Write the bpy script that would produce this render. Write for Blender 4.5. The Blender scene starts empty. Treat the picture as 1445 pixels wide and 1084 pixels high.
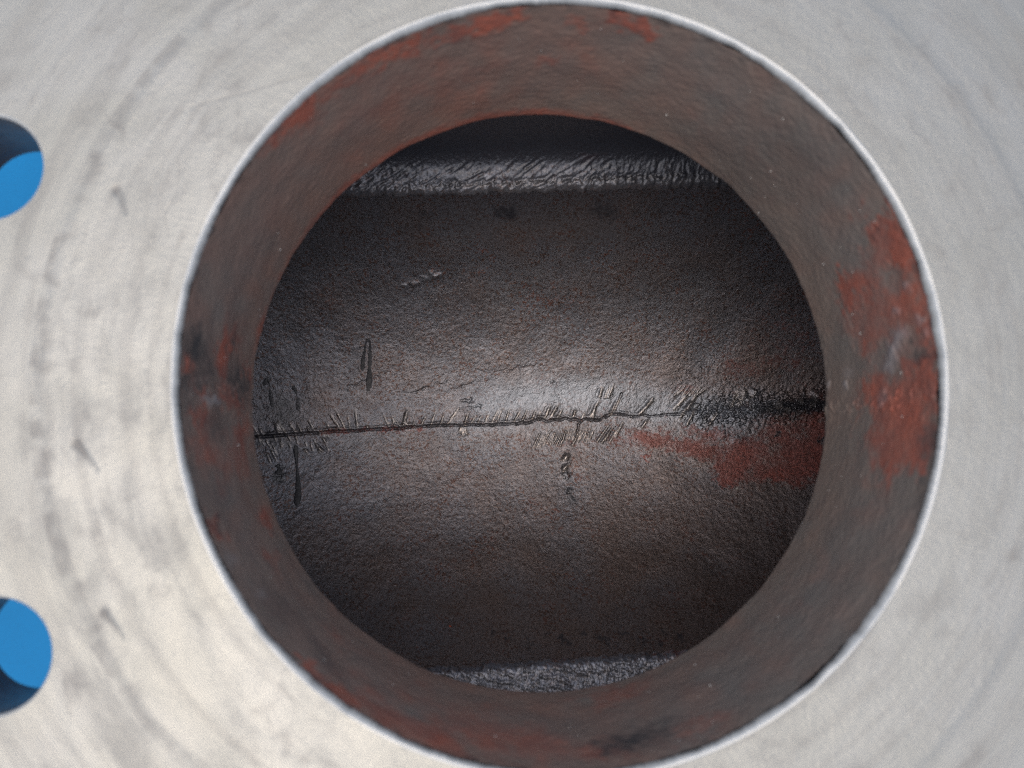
import bpy, math, random
import numpy as np
from mathutils import Matrix, Vector
from mathutils.geometry import tessellate_polygon

# ------------------------------------------------------------------ camera, world, sun, exposure
S = bpy.context.scene
COL = S.collection
R = math.radians

cam_d = bpy.data.cameras.new('camera')
cam = bpy.data.objects.new('camera', cam_d)
COL.objects.link(cam)
cam_d.sensor_width = 36.0
cam_d.lens = 27.18
cam_d.clip_start = 0.005
cam_d.clip_end = 200.0
rot = Matrix(((0.99874217, -0.00511472, -0.04987903),
              (0.0, 0.99478362, -0.10200759),
              (0.05014058, 0.10187928, 0.99353235)))
cam.matrix_world = Matrix.Translation((-0.0190374, -0.0188462, 0.151856)) @ rot.to_4x4()
cam_d.dof.use_dof = True
cam_d.dof.focus_distance = 0.388
cam_d.dof.aperture_fstop = 17.0
S.camera = cam
S.cycles.use_denoising = False
S.cycles.filter_width = 1.2
S.cycles.use_adaptive_sampling = False
S.cycles.sample_clamp_indirect = 2.0
S.cycles.max_bounces = 8

SUN_EL, SUN_AZ = R(82), R(-135)          # azimuth clockwise from +Y
world = bpy.data.worlds.new('World')
S.world = world
world.use_nodes = True
wn = world.node_tree
bg = wn.nodes['Background']
sky = wn.nodes.new('ShaderNodeTexSky')
sky.sky_type = 'NISHITA'
sky.sun_disc = False
sky.sun_elevation = SUN_EL
sky.sun_rotation = SUN_AZ
sky.dust_density = 4.0
sky.air_density = 1.0
sky.ozone_density = 1.0
wn.links.new(sky.outputs[0], bg.inputs[0])
bg.inputs[1].default_value = 0.15

sun_d = bpy.data.lights.new('sun', 'SUN')
sun_d.energy = 0.95
sun_d.angle = R(95)
sun_d.color = (1.0, 0.96, 0.88)
sun = bpy.data.objects.new('sun', sun_d)
COL.objects.link(sun)
sd = Vector((math.sin(SUN_AZ) * math.cos(SUN_EL), math.cos(SUN_AZ) * math.cos(SUN_EL), math.sin(SUN_EL)))
sun.rotation_euler = sd.to_track_quat('Z', 'Y').to_euler()
sun.location = sd * 3

S.view_settings.view_transform = 'Standard'
S.view_settings.look = 'None'
S.view_settings.exposure = 0.40
S.view_settings.gamma = 1.0

# ------------------------------------------------------------------ measurements (millimetres on the casting)
# bore wall marks: (angle deg, depth below the flange face, half width round the bore, half height, strength)
WALL_PRIMER = [(141.1, 2.6, 4.35, 3.43, 0.9), (135.4, 3.8, 3.53, 4.46, 1), (132.3, 4.9, 2.97, 3.68, 0.8), (128.1, 5.3, 2.99, 3.26, 0.8), (123.2, 4.1, 2.98, 3.56, 0.95), (119.4, 5, 2.7, 4.22, 0.9), (115, 6.1, 2.73, 4.16, 1), (111.4, 2.1, 1.04, 2.4, 0.7), (110.7, 8.4, 2.16, 3.08, 0.8), (107, 7.1, 2.45, 3.05, 0.8), (102.4, 6.4, 4.59, 3.01, 0.8), (98.6, 5, 3.04, 1.99, 0.7), (88.2, 7.6, 3.1, 2.92, 0.65), (79.1, 5.8, 3.69, 2.88, 1), (80.5, 4, 3.05, 2.56, 0.8), (76.5, 7.1, 2.17, 2.86, 0.8), (103.3, 6.5, 4.59, 3.02, 0.7), (91.6, 24.4, 2.72, 2.94, 0.6), (134.3, 10.4, 2.45, 5.93, 0.5), (100.4, 30.2, 13.99, 13.33, 0.28), (124.9, 24.3, 10.02, 10.74, 0.25), (113.4, 21.2, 9.92, 8.63, 0.3), (27.8, 2.6, 1.35, 1.23, 0.9), (24.4, 3.9, 2.11, 2.15, 1), (21.4, 4.8, 3.93, 4.92, 0.95), (19.9, 4.6, 2.11, 3.69, 1), (16.4, 3.3, 2.09, 3.7, 0.9), (25.2, 10.1, 2.82, 3.69, 0.7), (23.1, 11.3, 3.46, 4.92, 0.5), (20.4, 31.3, 2.8, 2.46, 0.8), (17, 32.5, 3.87, 3.7, 0.85), (16.4, 24.3, 5.05, 6.78, 0.75), (6.2, 3.8, 3.27, 3.1, 0.95), (11.8, 4.8, 3.6, 6.18, 0.75), (11.3, 15.1, 7.02, 9.27, 0.68), (10.7, 28.8, 7.91, 9.28, 0.55), (20, 14.8, 4.17, 6.15, 0.55), (1.2, 12.6, 1.87, 3.43, 0.8), (-0.1, 5.6, 4.79, 3.12, 1), (-2.6, 4.3, 4.14, 2.82, 0.9), (-0.9, 27.7, 4.41, 5, 0.9), (-3.2, 16.4, 5.41, 8.16, 0.75), (-8.3, 12.5, 7.74, 8.22, 0.9), (-11, 18, 6.37, 8.26, 0.9), (-14.3, 18.7, 2.87, 3.83, 0.8), (-16.4, 16.2, 1.26, 1.28, 0.6), (-15, 5.4, 2.06, 2.24, 0.8), (-11.8, 8.5, 3.62, 4.45, 0.8), (6.8, 30.1, 1.38, 3.1, 0.6), (-5.2, 35.9, 4.23, 1.57, 0.55), (-7.3, 27, 4.37, 3.16, 0.7), (179.4, 4.4, 2.26, 3.22, 1), (174.8, 26.3, 4.86, 3.59, 1), (177.7, 28.6, 2.95, 4.1, 0.8), (-173.1, 12.4, 1.18, 6.68, 0.75), (-177.5, 13.1, 1.19, 6.54, 0.8), (-177.6, 29.3, 1.97, 4.67, 0.7), (-176.8, 38.9, 1.38, 7.5, 0.7), (177.7, 50.2, 4.77, 1.82, 0.8), (176, 46.4, 1.08, 3.61, 0.8), (171.5, 34.6, 1.7, 6.17, 0.5), (168.3, 52.3, 3.73, 3.47, 0.6), (-171.3, 39.5, 3.1, 5.78, 0.75), (-173.6, 48.3, 2.17, 4.29, 0.5), (-174, 11.8, 1.77, 5.7, 0.5), (-168.3, 11.3, 3.51, 6.84, 0.6), (-166.3, 32.6, 3.97, 7.89, 0.5), (-165.1, 16.8, 4.53, 9.91, 0.35), (-154.7, 42.6, 2.43, 5.15, 0.8), (-156, 6.5, 1.97, 3.59, 0.9), (-148.5, 33.2, 2.3, 6.28, 0.5), (-131.5, 5.2, 2.48, 3.16, 0.9), (-127, 3.9, 2.73, 3.13, 0.8), (-124.3, 2.8, 3.25, 4.14, 0.8), (-130.1, 32.6, 3.26, 6.3, 0.4), (-111.4, 7, 9.75, 7.87, 0.55), (-106.7, 27, 9.46, 7.68, 0.45), (-100.6, 17.1, 8.92, 9.29, 0.6), (-93, 14.3, 7.33, 8, 0.5), (-78.7, 41.2, 6.88, 7.36, 0.6), (-85.5, 10.6, 4.31, 4.25, 0.6), (-69.7, 8.8, 5.74, 5.45, 0.5), (-118.6, 9.6, 7.08, 8.12, 0.5), (138, 53.4, 7.67, 2.63, 0.5), (128.7, 55.6, 7.8, 2.54, 0.8), (121.8, 56.1, 7.85, 2.48, 0.8), (113.6, 55.6, 7.87, 2.42, 0.8), (105.8, 54.7, 7.87, 2.36, 0.8), (98.3, 54.3, 7.88, 2.32, 0.8), (91, 53.8, 7.88, 2.29, 0.8), (83.6, 53.6, 7.89, 2.25, 0.8), (76.1, 53.7, 7.91, 2.23, 0.8), (147.1, 54.1, 7.65, 2.74, 0.5), (155.5, 54.1, 7.6, 2.84, 0.5), (160.9, 54.5, 7.58, 2.92, 0.5)]
WALL_DARK = [(179.3, 40.9, 3.85, 9.18, 0.9), (173.4, 32.2, 4.69, 2.23, 0.8), (176.5, 9.4, 3.81, 7.24, 0.95), (-178.1, 4.3, 1.98, 4.66, 1), (-179.9, 15.5, 3.03, 6.46, 0.7), (-174.3, 5.9, 1.7, 3.8, 0.6), (-172.4, 23.8, 3.16, 6.71, 0.5), (-168.3, 0.9, 5.47, 2.93, 0.5), (-160.6, 12, 5.85, 8.08, 0.3), (3.7, 8.8, 1.84, 2.49, 0.6), (2.5, 5.5, 1.2, 2.49, 0.7), (-10.4, 2.6, 4.36, 3.17, 0.7), (24.1, 9.9, 1.25, 1.84, 0.5), (-80.8, 13.3, 5.86, 4.55, 1), (-74.8, 14.7, 4.45, 4.8, 0.5), (-18.2, 1.8, 5.75, 2.58, 0.6), (-129.8, 15.1, 4.41, 6.29, 0.4), (-139.9, 17.9, 6, 10.57, 0.4), (49.2, 42.5, 16.87, 12.36, 0.35), (43.5, 19.8, 9.99, 9.24, 0.35), (-156.2, 8.2, 1, 3.08, 0.9), (108, 10.1, 3.12, 1.7, 0.4)]
WALL_PALE = [(-176.1, 23.3, 0.95, 3.29, 1), (-176.2, 16.5, 0.76, 2.35, 0.6), (-176, 19.1, 0.93, 1.88, 0.5), (7.3, 14.2, 1.58, 2.79, 0.7), (4.7, 18.1, 2.26, 1.86, 0.8), (2.7, 19.9, 1.63, 1.87, 0.7), (5.9, 15.9, 1.6, 2.17, 0.6), (0.8, 41.6, 1.28, 0.94, 0.9), (1.8, 51, 1.15, 0.94, 0.8), (3.1, 40, 1.09, 2.49, 0.35), (-2.6, 22.4, 1.32, 1.25, 0.35), (11.1, 13.5, 0.95, 1.55, 0.5), (8.5, 5.2, 1.2, 1.24, 0.5), (6.3, 4.3, 0.89, 1.24, 0.4), (-150.5, 7.3, 1.41, 4.17, 0.3), (-143.9, 12.1, 1.01, 3.69, 0.35), (-3.2, 24.6, 1.66, 1.25, 0.35), (14.4, 7.1, 0.92, 1.23, 0.5)]
FLOOR_PRIMER = [(69, -5, 10.06, 3.59, 0.55), (80.5, -9.6, 17.19, 3.94, 0.6), (96.1, -12.9, 9.97, 4.27, 0.55), (90.2, -2.1, 5.01, 2.15, 0.55), (108.9, -21.4, 7.06, 6, 1), (106.3, -28, 4.22, 2.81, 1), (117.3, -11.1, 8.85, 4.96, 0.85), (132.3, -2.7, 9.88, 5.65, 0.7), (139.3, -8.4, 7.02, 4.21, 0.7), (144.1, -14.7, 11.18, 4.54, 0.9), (143.5, -21.7, 8.35, 5.57, 0.9), (132.3, -23.8, 9.08, 3.49, 0.8), (123.6, -25.2, 7.71, 2.8, 0.4), (150.2, -2.9, 5.6, 7, 0.9), (150.2, -14, 3.48, 5.57, 0.9), (140.4, -29.2, 2.77, 2.77, 0.8), (115.3, -16.1, 7.07, 3.54, 0.9), (68, -15.3, 2.86, 1.07, 0.9), (120.7, 27.5, 6.36, 5.3, 0.3), (146.4, 20.8, 4.9, 2.1, 0.4), (110.9, 28.4, 4.97, 4.26, 0.25), (88.3, 18.5, 5.01, 1.79, 0.45), (151.8, 15.6, 4.2, 2.8, 0.55), (132.1, 34.8, 17.52, 10.51, 0.25), (137, 47.9, 17.3, 13.84, 0.2), (28.5, -9.6, 10.78, 2.88, 0.3), (102.9, -4, 7.13, 2.85, 0.5), (53.7, -6.7, 14.39, 2.52, 0.3), (125.9, -17.5, 21.11, 7.74, 0.5), (149.7, 6.9, 4.2, 2.8, 0.5), (-90.9, -3.7, 2.77, 0.76, 0.6), (-86.9, -3.5, 2.78, 0.76, 0.6), (-82.9, -3.3, 2.79, 0.77, 0.6), (-78.9, -3, 2.79, 0.77, 0.6), (-74.8, -2.8, 2.8, 0.77, 0.6), (-70.7, -2.6, 2.8, 0.77, 0.6), (-66.6, -2.4, 2.81, 0.77, 0.6), (-62.5, -2.1, 2.82, 0.77, 0.6), (-58.4, -1.9, 2.82, 0.78, 0.6), (-54.2, -1.7, 2.83, 0.78, 0.6), (-50, -1.5, 2.83, 0.78, 0.6), (-45.8, -1.2, 2.84, 0.78, 0.6)]
FLOOR_POLISH = [(14.1, 14.8, 27.01, 7.2, 0.9), (46.5, 14.1, 21.63, 7.93, 0.9), (75.1, 8.3, 17.98, 8.63, 0.9), (94.4, 7.5, 16.11, 10.03, 0.9), (109.9, 4.5, 11.4, 8.55, 0.9), (-11.1, 9.3, 16.15, 5.02, 0.7), (28.4, 21.9, 21.6, 3.6, 0.6), (-7.5, 0.4, 21.53, 3.59, 0.5), (-57, 0.1, 10.59, 2.12, 0.3), (123.4, 9, 10.64, 5.67, 0.7)]
FLOOR_BLACK = [(126.8, 8.6, 7.08, 3.54, 0.5), (136.7, 8.8, 8.82, 3.88, 0.7), (148.1, 9.4, 8.77, 3.51, 0.85), (120.1, 3.7, 6.39, 2.84, 0.2), (-110.7, 8, 13.7, 13.7, 0.5), (-115.2, -7.4, 10.22, 7.49, 0.5), (-97.2, -14.1, 17.19, 7.56, 0.35), (-117, 19.7, 8.17, 13.62, 0.4), (-111, -24.9, 2.71, 4.74, 0.8), (132.6, -4.2, 2.12, 2.12, 0.7), (119.8, -6.9, 5.67, 1.77, 0.35), (128.4, 0.1, 4.95, 2.12, 0.4), (151.6, -7.8, 1.75, 1.75, 0.8), (-2.8, 94, 7.05, 2.88, 0.6), (-9.2, 93.8, 3.84, 1.92, 0.5), (16.6, 93.5, 7.73, 2.58, 0.4), (38.6, 96, 9.57, 3.19, 0.5), (65, 94.6, 4.49, 3.2, 0.5), (-41.1, 91.9, 6.38, 1.91, 0.5), (-44.5, 88.8, 4.51, 1.61, 0.5), (42.5, 93.2, 7.1, 1.94, 0.5), (-9, 88.1, 5.23, 1.31, 0.4), (29.4, -31.9, 2.13, 2.13, 0.8), (30.6, -35.8, 2.47, 2.12, 0.8), (-8.5, -93.3, 2.5, 1.1, 0.6), (-2, -95, 2.49, 1.09, 0.6), (4.4, -96.6, 2.48, 1.08, 0.6), (7.4, -98.2, 2.46, 1.08, 0.6), (14.3, -94.4, 2.5, 1.1, 0.6), (20.7, -96, 2.49, 1.09, 0.6), (23.6, -97.5, 2.47, 1.08, 0.6), (30.8, -93.6, 2.51, 1.1, 0.6), (37.1, -95.3, 2.5, 1.09, 0.6), (39.8, -96.8, 2.48, 1.09, 0.6), (47.3, -92.9, 2.52, 1.1, 0.6), (50, -94.5, 2.51, 1.1, 0.6), (56.1, -96, 2.49, 1.09, 0.6), (62.1, -97.5, 2.47, 1.08, 0.6), (66.4, -93.6, 2.51, 1.1, 0.6), (72.4, -95.1, 2.49, 1.09, 0.6)]
SEAM = [(-125.56, -6.45), (-122.45, -6.08), (-107.23, -4.91), (-92.57, -3.74), (-74.15, -2.53), (-52.84, -0.95), (-43.05, -0.17), (-28.92, 0.28), (-11.06, 0.73), (3.69, 1.5), (9.82, 2.6), (15.59, 3.33), (23.18, 3.34), (31.48, 3.71), (35.44, 3.17), (43.36, 3.35), (48.39, 4.79), (51.26, 5.86), (57.35, 5.49), (64.49, 5.11), (75.13, 5.43), (90.22, 6.78), (103.04, 7.76), (113.97, 8.37), (126.75, 9.3), (136.69, 8.47), (149.67, 10.04), (157.63, 10.6)]
SEAM_BRANCH = [(48.39, 4.43), (52.33, 7.29), (54.1, 11.23), (56.17, 16.23)]
SEAM_LOOP = [(33.98, -3.12), (34.72, 1.2), (37.24, 3.35)]
CREASES = [[(-35.38, 15.47), (-25.45, 19.46), (-14.77, 23.08)], [(-11.22, 26.27), (-0.49, 28.11), (17.41, 31.01)], [(-87.75, 15.34), (-74.24, 20.77), (-57.02, 28)], [(-28.96, 7.4), (-20.05, 9.24), (-11.1, 10.02)], [(86.13, 28.71), (94.03, 23.39), (99.36, 19.82)], [(89.98, 33.84), (98.99, 27.86), (106, 24.99)], [(-57.11, 14.14), (-43.14, 18.54), (-29.01, 23.27)]]
DRIPS = [[1.47, [(-73.83, 25.92), (-73.01, 32.72), (-71.79, 39.42), (-70.69, 42.08), (-69.73, 40.46), (-69.91, 34.48), (-70.06, 27.71), (-70.48, 22.57), (-70.87, 15.31)]], [1.51, [(-104.8, -10.03), (-104.14, -17.53), (-103, -25.99), (-102.19, -32.68), (-102.46, -36.97), (-102.25, -39.26)]], [1.22, [(-119.53, 17.97), (-117.86, 22.03), (-116.68, 18.05), (-116.42, 12.32), (-115.14, 6.25)]], [1.51, [(-106.76, 18.31), (-105.16, 16.66), (-104.22, 11.57), (-103.55, 5.77)]], [0.76, [(-96.37, 11.73), (-95.38, 8.31), (-95.67, 3.83), (-96.62, 1.05)]], [1.56, [(-112.68, -19.23), (-111.54, -22.26), (-112.04, -24.27)]]]
CHISEL = [(-121.22, -5.41, -125.08, 0.86, 0.49, 0.43), (-119.36, -5.25, -121.53, -1.23, 0.72, 0.79), (-112.4, -4.67, -114.05, 0.95, 0.69, 0.92), (-111.09, -4.56, -113.5, 1.22, 0.54, 0.52), (-109.29, -4.41, -113.25, 1.92, 0.62, 0.67), (-104.61, -4.03, -107.97, 0.6, 0.7, 0.45), (-101.95, -3.81, -104.21, 0.03, 0.7, 0.73), (-98.19, -3.5, -99.5, -0.49, 0.62, 0.78), (-96.27, -3.34, -99.3, 3.02, 0.65, 0.63), (-88.53, -2.75, -90.92, 1.32, 0.71, 0.59), (-83.63, -2.4, -89.77, 6.28, 0.66, 0.49), (-81.61, -2.26, -87.43, 9.38, 0.57, 0.55), (-79.44, -2.1, -80.59, 5.44, 0.54, 0.43), (-75.92, -1.85, -77.28, 8.83, 0.65, 0.64), (-71.01, -1.5, -71.57, 0.28, 0.47, 0.52), (-60.67, -0.78, -63.65, 5.28, 0.56, 0.43), (-57.8, -0.58, -59.45, 4.5, 0.63, 0.71), (-55.44, -0.42, -58.68, 4.26, 0.58, 0.8), (-51.81, -0.19, -53.77, 4.22, 0.4, 0.55), (-48.91, -0.03, -48.36, 2.72, 0.42, 0.52), (-44.91, 0.17, -42.87, 4.98, 0.48, 0.69), (-40.21, 0.42, -37.45, 8.33, 0.5, 0.46), (-35.45, 0.66, -33.64, 5.81, 0.47, 0.65), (-31.62, 0.85, -26.08, 9.6, 0.69, 0.46), (-19.96, 1.34, -17.72, 5.49, 0.68, 0.65), (-16.75, 1.46, -14.66, 5.45, 0.47, 0.44), (-13.05, 1.6, -11.13, 6.09, 0.69, 0.48), (-9.82, 1.72, -5.51, 9.31, 0.66, 0.41), (-7.48, 1.81, -4.03, 9.27, 0.55, 0.55), (-2.75, 1.98, -0.47, 9.56, 0.46, 0.64), (1.55, 2.14, 5.06, 8.29, 0.53, 0.63), (5.67, 2.53, 8.62, 9.13, 0.42, 0.62), (10.57, 3.28, 12.87, 8.14, 0.58, 0.88), (13.49, 3.72, 14.89, 7.45, 0.71, 0.48), (31.41, 4.43, 32.98, 8.51, 0.45, 0.51), (36, 4.3, 37.8, 7.58, 0.41, 0.44), (-53.89, -0.25, -51.53, 8.94, 0.79, 1), (-23.58, 0.31, -21.12, 7.46, 0.65, 0.9), (17.04, 4.05, 20.26, 10.51, 0.79, 0.9), (20.28, 4.78, 24.22, 11.24, 0.79, 0.9), (23.54, 4.06, 26.05, 8.73, 0.79, 0.9), (31.83, 5.51, 32.9, 8.74, 0.79, 0.9), (40.13, 4.79, 45.1, 14.11, 0.79, 0.9), (41.57, 4.07, 42.99, 9.46, 0.79, 0.9), (44.74, 14.11, 46.42, 20.16, 0.79, 0.9), (47.61, 14.1, 49.99, 20.86, 0.79, 0.9), (49.4, 14.1, 52.12, 21.56, 0.79, 0.9), (50.19, 5.5, 56.52, 16.94, 1.15, 1.2), (11.58, -10.64, 15.59, -2.03, 0.5, 0.7), (13.24, -10.81, 17.18, -2.73, 0.5, 0.7), (14.9, -10.34, 18.77, -2, 0.5, 0.7), (16.56, -9.75, 20.35, -1.48, 0.5, 0.7), (18.22, -9.29, 21.94, -2.76, 0.5, 0.7), (19.87, -9.68, 23.53, -1.12, 0.5, 0.7), (21.53, -9.07, 25.11, -2.17, 0.5, 0.7), (23.18, -9.98, 26.7, -2.14, 0.5, 0.7), (24.83, -10.64, 28.29, -1.51, 0.5, 0.7), (26.73, -7.48, 28.59, 0.35, 0.47, 0.6), (28.17, -7.69, 30.14, 0.15, 0.47, 0.6), (29.62, -6.73, 31.68, -1.14, 0.47, 0.6), (31.05, -7.69, 33.24, 0.04, 0.47, 0.6), (32.49, -8.01, 34.78, -1.32, 0.47, 0.6), (33.92, -8.58, 36.33, -0.96, 0.47, 0.6), (35.38, -6.96, 37.88, -0.57, 0.47, 0.6), (36.8, -7.68, 39.43, 0.32, 0.47, 0.6), (38.24, -7.99, 40.98, -0.46, 0.47, 0.6), (39.68, -7.5, 42.52, -0.85, 0.47, 0.6), (43.62, -8.16, 50.9, 1.91, 0.65, 0.9), (45.76, -8.88, 53.05, 1.18, 0.65, 0.9), (47.57, -7.44, 50.88, -1.69, 0.65, 0.9), (50.07, -8.16, 55.19, 0.46, 0.65, 0.9), (52.97, -6.01, 57.35, 3.33, 0.65, 0.9), (30.66, -10.31, 36.51, -0.6, 0.65, 0.9), (82.09, 14.76, 86.14, 20.36, 0.5, 0.7), (84, 15.71, 88.24, 20.22, 0.5, 0.7), (85.94, 14.92, 90.32, 20.52, 0.5, 0.7), (87.86, 14.96, 92.43, 19.81, 0.5, 0.7), (89.79, 14.66, 94.5, 20.17, 0.5, 0.7), (91.7, 14.87, 96.57, 20.34, 0.5, 0.7), (93.6, 15.43, 98.69, 19.18, 0.5, 0.7), (84.98, 3.95, 96.58, 20.21, 1.08, 1), (81.82, 8.26, 90.77, 17.44, 1.26, 1), (88.45, 0.36, 94.37, 11.03, 0.72, 1), (109.88, 9.47, 113.75, 18.95, 1.44, 1), (113.28, 10.15, 117.12, 19.25, 1.62, 1), (64.49, 5.83, 73.29, 14.02, 0.94, 1), (68.73, 10.47, 72.21, 14.73, 0.86, 1), (99.55, 0.31, 103.73, 7.4, 0.79, 1), (66.23, -1, 69.81, 4.02, 0.72, 1), (-117.38, -14.17, -114.87, -19.56, 0.65, 0.9), (-115.24, -12.81, -112.42, -18.21, 0.65, 0.9), (-100.51, -12.06, -98.13, -14.45, 0.65, 0.9), (-95.38, -9.28, -91.91, -14.09, 0.65, 0.9), (-92.5, -6.5, -90.78, -8.56, 0.65, 0.9), (-93.99, -11.34, -91.28, -13.39, 0.65, 0.9), (-26.05, -3.27, -25, -0.41, 0.79, 0.9), (-24.25, -5.4, -24.29, -0.41, 0.79, 0.9), (-22.48, -4.32, -23.22, -0.4, 0.79, 0.9), (25.86, -17.47, 29.51, -14.25, 1.08, 1), (25.75, -22.44, 29.41, -19.25, 1.08, 1), (-90.37, -8.94, -91.78, -5.84, 0.43, 0.35), (-118.86, -10.34, -120.24, -7.3, 0.43, 0.35), (-103.67, -9.41, -105.07, -6.34, 0.43, 0.35), (-96.57, -12.11, -97.99, -9.02, 0.43, 0.35), (-91.01, -9.24, -92.42, -6.14, 0.43, 0.35), (-112.98, -14.85, -114.4, -11.8, 0.43, 0.35), (-91.52, -6.19, -92.92, -3.09, 0.43, 0.35), (-113.98, -12.7, -115.38, -9.66, 0.43, 0.35), (-93.45, -13.82, -94.88, -10.73, 0.43, 0.35), (-120.39, -9.05, -121.76, -6.01, 0.43, 0.35), (-107.01, -11.19, -108.42, -8.13, 0.43, 0.35), (-95.03, -10.32, -96.44, -7.23, 0.43, 0.35), (-103.92, -8.17, -105.31, -5.1, 0.43, 0.35), (-99.37, -10.88, -100.79, -7.8, 0.43, 0.35), (-89.4, -6.61, -90.8, -3.5, 0.43, 0.35), (-116.95, -10.22, -118.33, -7.18, 0.43, 0.35), (-110.29, -10.58, -111.69, -7.52, 0.43, 0.35), (-115.27, -13.22, -116.68, -10.17, 0.43, 0.35), (-93.67, -5.27, -95.06, -2.17, 0.43, 0.35), (-90.64, -5.8, -92.04, -2.7, 0.43, 0.35), (-110.92, -10.92, -112.32, -7.87, 0.43, 0.35), (-107.1, -8.21, -108.48, -5.15, 0.43, 0.35), (-96.6, -12.97, -98.03, -9.89, 0.43, 0.35), (-113.63, -8.29, -115.01, -5.24, 0.43, 0.35), (-103.93, -7.36, -105.32, -4.29, 0.43, 0.35), (-89.42, -12.56, -90.85, -9.46, 0.43, 0.35)]
LUMPS = [(90.9, 10, 3.23, 1.79, 1.2), (118.3, 13.3, 3.2, 3.2, 1.4), (121.3, 15.7, 2.48, 2.84, 1.2), (120.1, 9, 2.84, 2.84, 1), (128.4, 7.2, 2.83, 2.48, 0.8), (132.7, 9.6, 3.18, 2.83, 1.2), (136.7, 7.8, 2.47, 1.76, 1.3), (143.5, 13.3, 1.05, 2.81, 1.2), (149.6, 13.9, 2.1, 2.8, 1.5), (148.1, 9.7, 1.75, 1.75, 1.1), (-37.9, 70.3, 3.05, 1.35, 1), (-41.3, 69.1, 2.71, 1.02, 0.6), (-47.4, 66.6, 2.72, 1.02, 0.5), (-51.8, 65.8, 1.7, 1.02, 0.5), (27.8, -24.9, 2.14, 1.78, 0.9), (27.2, -20.3, 1.79, 2.5, 0.7), (28, -16, 1.79, 2.51, 0.7), (-21.9, 12.8, 3.22, 0.89, 0.5), (-16.5, 10, 2.15, 0.72, 0.5), (-45.7, 66.9, 1.7, 0.68, 0.5), (21.2, 22.6, 1.44, 1.08, 0.6), (113.1, -6.9, 3.55, 2.13, 0.5), (106.3, -4, 2.85, 2.14, 0.5)]
TICKS = [[(-89.75, 34.93), (-89.14, 33.78), (-88.52, 32.21), (-87.59, 30.06)], [(-94.71, -15.23), (-93.46, -16.44), (-91.91, -18.33), (-90.36, -20.21)], [(-87.91, -46.81), (-87.08, -47.85), (-85.71, -49.29), (-84.19, -51.36)], [(-80.98, -66.81), (-79.9, -67.96), (-78.54, -69.62), (-76.93, -71.4)]]
SCRATCHES = [(1.5, 0.5, [(-76.19, 52.5), (-66.21, 55.43), (-52.19, 60.15)]), (1.2, 0.5, [(-72.19, 64.6), (-74.09, 59.28), (-75.66, 53.26), (-75.79, 49.55)]), (1.2, 0.4, [(-72.45, 71.42), (-65.46, 74.69)]), (1.2, 0.45, [(-76.19, 52.5), (-76.72, 45.1), (-78.24, 41.84), (-77.71, 39.22)]), (1.3, 0.5, [(-77.71, 39.22), (-78.18, 34.12), (-80.2, 30.04), (-79.18, 25.46)]), (2.5, -0.6, [(-93.57, 71.53), (-97.43, 65.39), (-103.73, 54.79)]), (1.6, 0.5, [(-92.24, 72.79), (-97.62, 63.88), (-105.61, 51.8)]), (2.5, -0.6, [(90.86, 65.68), (94.09, 62.59), (97.95, 59.53)]), (1.2, 0.4, [(36, 70.46), (44.04, 74.48)]), (1.2, 0.4, [(-79.58, 16.21), (-77.52, 12.7)]), (1.4, 0.4, [(53.28, 64.66), (55.78, 62.22)]), (1, 0.35, [(-43.82, 69.98), (-35.2, 73.32)]), (1.2, -0.35, [(64.12, 51.22), (61.84, 48.09)])]
NICKS = [(168, 3.2, 1.3), (175.2, 2.5, 0.8), (-175.9, 3, 0.9), (-139.2, 3.5, 1.5), (-129.2, 2, 0.6), (-123.5, 2, 0.7), (-110.8, 2, 0.7), (-47.4, 2.5, 1.1), (-52.6, 3, 1.3), (-42, 2, 0.7), (18.9, 1.5, 0.5), (33.8, 1.5, 0.6), (42, 1.5, 0.6), (58.1, 2, 0.7), (2.5, 3, 0.7), (89.9, 2, 0.7)]
FLAKES = [(-28.84, -90.7), (111.33, -31.43), (0.67, 56.56), (-44.55, 49.95)]

BORE = 0.077            # bore radius, metres
DEPTH = 0.0536          # bore length
FACE = 0.1037           # radius of the raised face
OUTER = 0.1425
PCD = 0.1214
STEP = 0.00012           # height of the raised face above the flange
THICK = 0.018
HOLES = [161.2, 206.8, 251.0, 296.0, 340.0, 24.0, 71.0, 116.0]
rng = np.random.default_rng(11)


# ------------------------------------------------------------------ helpers
def grid_obj(name, P, mat, parent=None, attrs=None, wrap=False, flip=False):
    """one mesh object from a (rows, columns, 3) array of points; attrs are per-point floats"""
    n, m = P.shape[:2]
    idx = np.arange(n * m).reshape(n, m)
    if wrap:
        idx = np.concatenate([idx, idx[:, :1]], 1)
    a, b, c, d = idx[:-1, :-1], idx[:-1, 1:], idx[1:, 1:], idx[1:, :-1]
    q = np.stack([a, b, c, d] if not flip else [a, d, c, b], -1).reshape(-1, 4)
    me = bpy.data.meshes.new(name)
    me.vertices.add(n * m)
    me.vertices.foreach_set('co', np.ascontiguousarray(P, np.float32).ravel())
    me.loops.add(q.size)
    me.loops.foreach_set('vertex_index', q.ravel().astype(np.int32))
    me.polygons.add(len(q))
    me.polygons.foreach_set('loop_start', (np.arange(len(q)) * 4).astype(np.int32))
    me.polygons.foreach_set('loop_total', np.full(len(q), 4, np.int32))
    me.polygons.foreach_set('use_smooth', np.ones(len(q), bool))
    me.update(calc_edges=True)
    for k, v in (attrs or {}).items():
        at = me.attributes.new(k, 'FLOAT', 'POINT')
        at.data.foreach_set('value', np.ascontiguousarray(v, np.float32).ravel())
    me.materials.append(mat)
    o = bpy.data.objects.new(name, me)
    COL.objects.link(o)
    if parent:
        o.parent = parent
    return o


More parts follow.
